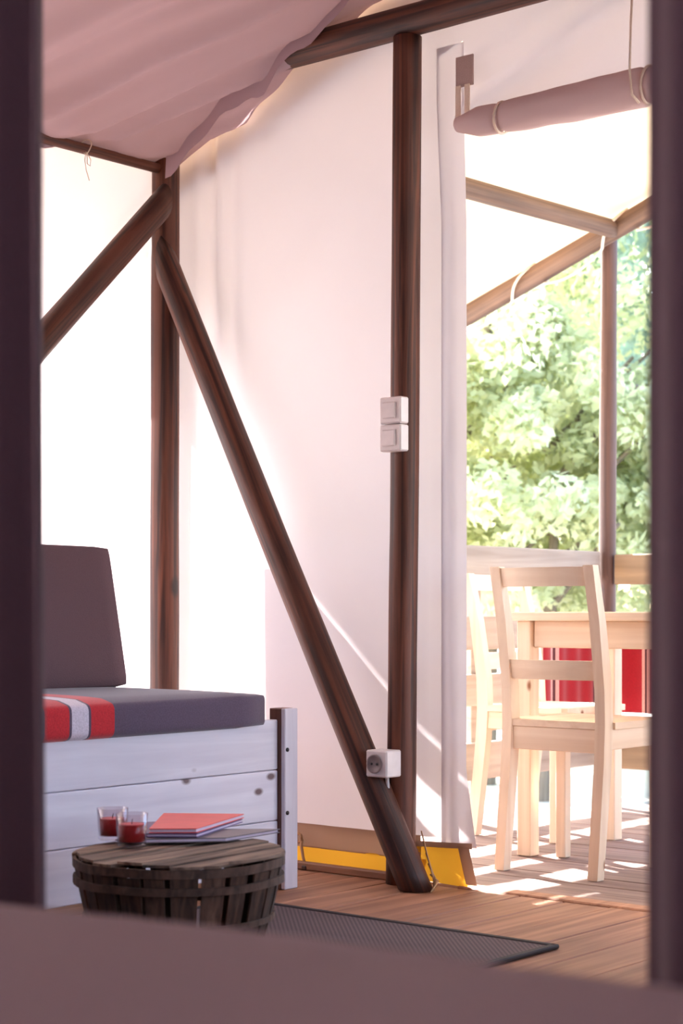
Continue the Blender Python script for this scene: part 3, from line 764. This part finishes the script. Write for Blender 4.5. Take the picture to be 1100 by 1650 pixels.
# ================================================================ TREES
def tree(name, label, X, Z, h, rx, leafs, mat, seed, low=.35, size=.036):
    c_, s_ = math.cos(math.radians(40.2)), math.sin(math.radians(40.2))
    x, y = c_*X-s_*Z, s_*X+c_*Z
    rnd = random.Random(seed)
    r = thing(name, label, 'tree', (x,y,-.42), 'trees beyond the veranda')
    log('trunk', (x,y,-.45), (x+.1,y,h*.42), .07, .03, 'bark', seed, r, n=10)
    for k in range(5):
        a = rnd.random()*6.28; log('branch', (x+.04,y,h*(.25+.08*k)), (x+math.cos(a)*rx*.7,y+math.sin(a)*rx*.7,h*(.42+.09*k)), .03, .012, 'bark', seed+k, r, n=6)
    # leaf clumps
    vs, fs = [], []
    clumps = []
    for k in range(150):
        a = rnd.random()*6.28; t = rnd.random()
        zz = h*(low+(1-low)*t); prof = math.sin(min(1, .18+t*.9)*PI)**.6*rx
        q = prof*math.sqrt(rnd.random())
        clumps.append((math.cos(a)*q, math.sin(a)*q, zz, rnd.uniform(.30,.6)*rx*.36))
    for i in range(leafs):
        cx, cy, cz, cr = clumps[rnd.randrange(len(clumps))]
        d = Vector((rnd.gauss(0,1), rnd.gauss(0,1), rnd.gauss(0,1))).normalized()*cr*(rnd.random()**.4)
        p = Vector((cx,cy,cz))+Vector((d.x,d.y,d.z*.8))
        nrm = (d.normalized()*.5+Vector((rnd.gauss(0,1), rnd.gauss(0,1), rnd.gauss(0,1)+.6))).normalized()
        q = nrm.to_track_quat('Z', 'Y'); L = size*rnd.uniform(.6,1.4); wd = L*.55; b = len(vs)
        th = rnd.random()*6.28; ct, st = math.cos(th), math.sin(th)
        for ux, uy in ((-L,0),(0,-wd),(L,0),(0,wd)):
            vs.append(tuple(p+q @ Vector((ux*ct-uy*st, ux*st+uy*ct, 0))))
        fs.append((b,b+1,b+2,b+3))
    me = bpy.data.meshes.new('crown'); me.from_pydata(vs, [], fs); me.update()
    o = link('crown', me, mat); o.location = (x,y,-.42); o['kind'] = 'stuff'; adopt(o, r)
tree('leafy_tree', 'bright yellow green tree seen left of the veranda post', 1.0, 12.0, 6.5, 1.9, 40000, 'leafC', 1, low=.18)
tree('leafy_tree', 'light green tree behind and right of the veranda post', 2.6, 12.6, 6.8, 1.9, 40000, 'leafA', 2, low=.18)
tree('leafy_tree', 'blue green tree filling the gap under the rafter', 1.9, 15.0, 8.0, 2.4, 40000, 'leafB', 3, low=.22, size=.05)
tree('leafy_tree', 'pale green tree at the left edge of the doorway view', -.4, 14.0, 7.5, 2.2, 36000, 'leafA', 4, low=.2, size=.042)
tree('leafy_tree', 'blue green tree farthest right behind the curtain', 4.6, 14.5, 7.5, 2.4, 36000, 'leafB', 5, low=.2, size=.042)
tree('leafy_tree', 'tall dark green tree far behind all the others', 1.2, 19.0, 10.5, 3.4, 40000, 'leafB', 6, low=.2, size=.075)
tree('leafy_tree', 'tall light tree far behind on the right', 5.0, 19.5, 10.5, 3.4, 36000, 'leafA', 7, low=.2, size=.075)

def shrub(label, X, Z, h, rx, mat, seed):
    tree('leafy_shrub', label, X, Z, h, rx, 15000, mat, seed, low=.40, size=.038)
    o = [q for q in bpy.data.objects if q.name.startswith('leafy_shrub') and q.get('label') == label][0]; o['category'] = 'shrub'; o['group'] = 'shrubs beyond the railing'
shrub('pale shrub beyond the left railing, nearest the doorway edge', .55, 10.6, 2.9, 1.0, 'leafC', 21)
shrub('light green shrub behind the railing, left of the post', 1.25, 10.9, 3.1, 1.0, 'leafA', 22)
shrub('green shrub behind the railing, right of the post', 2.15, 11.0, 3.0, 1.0, 'leafA', 23)
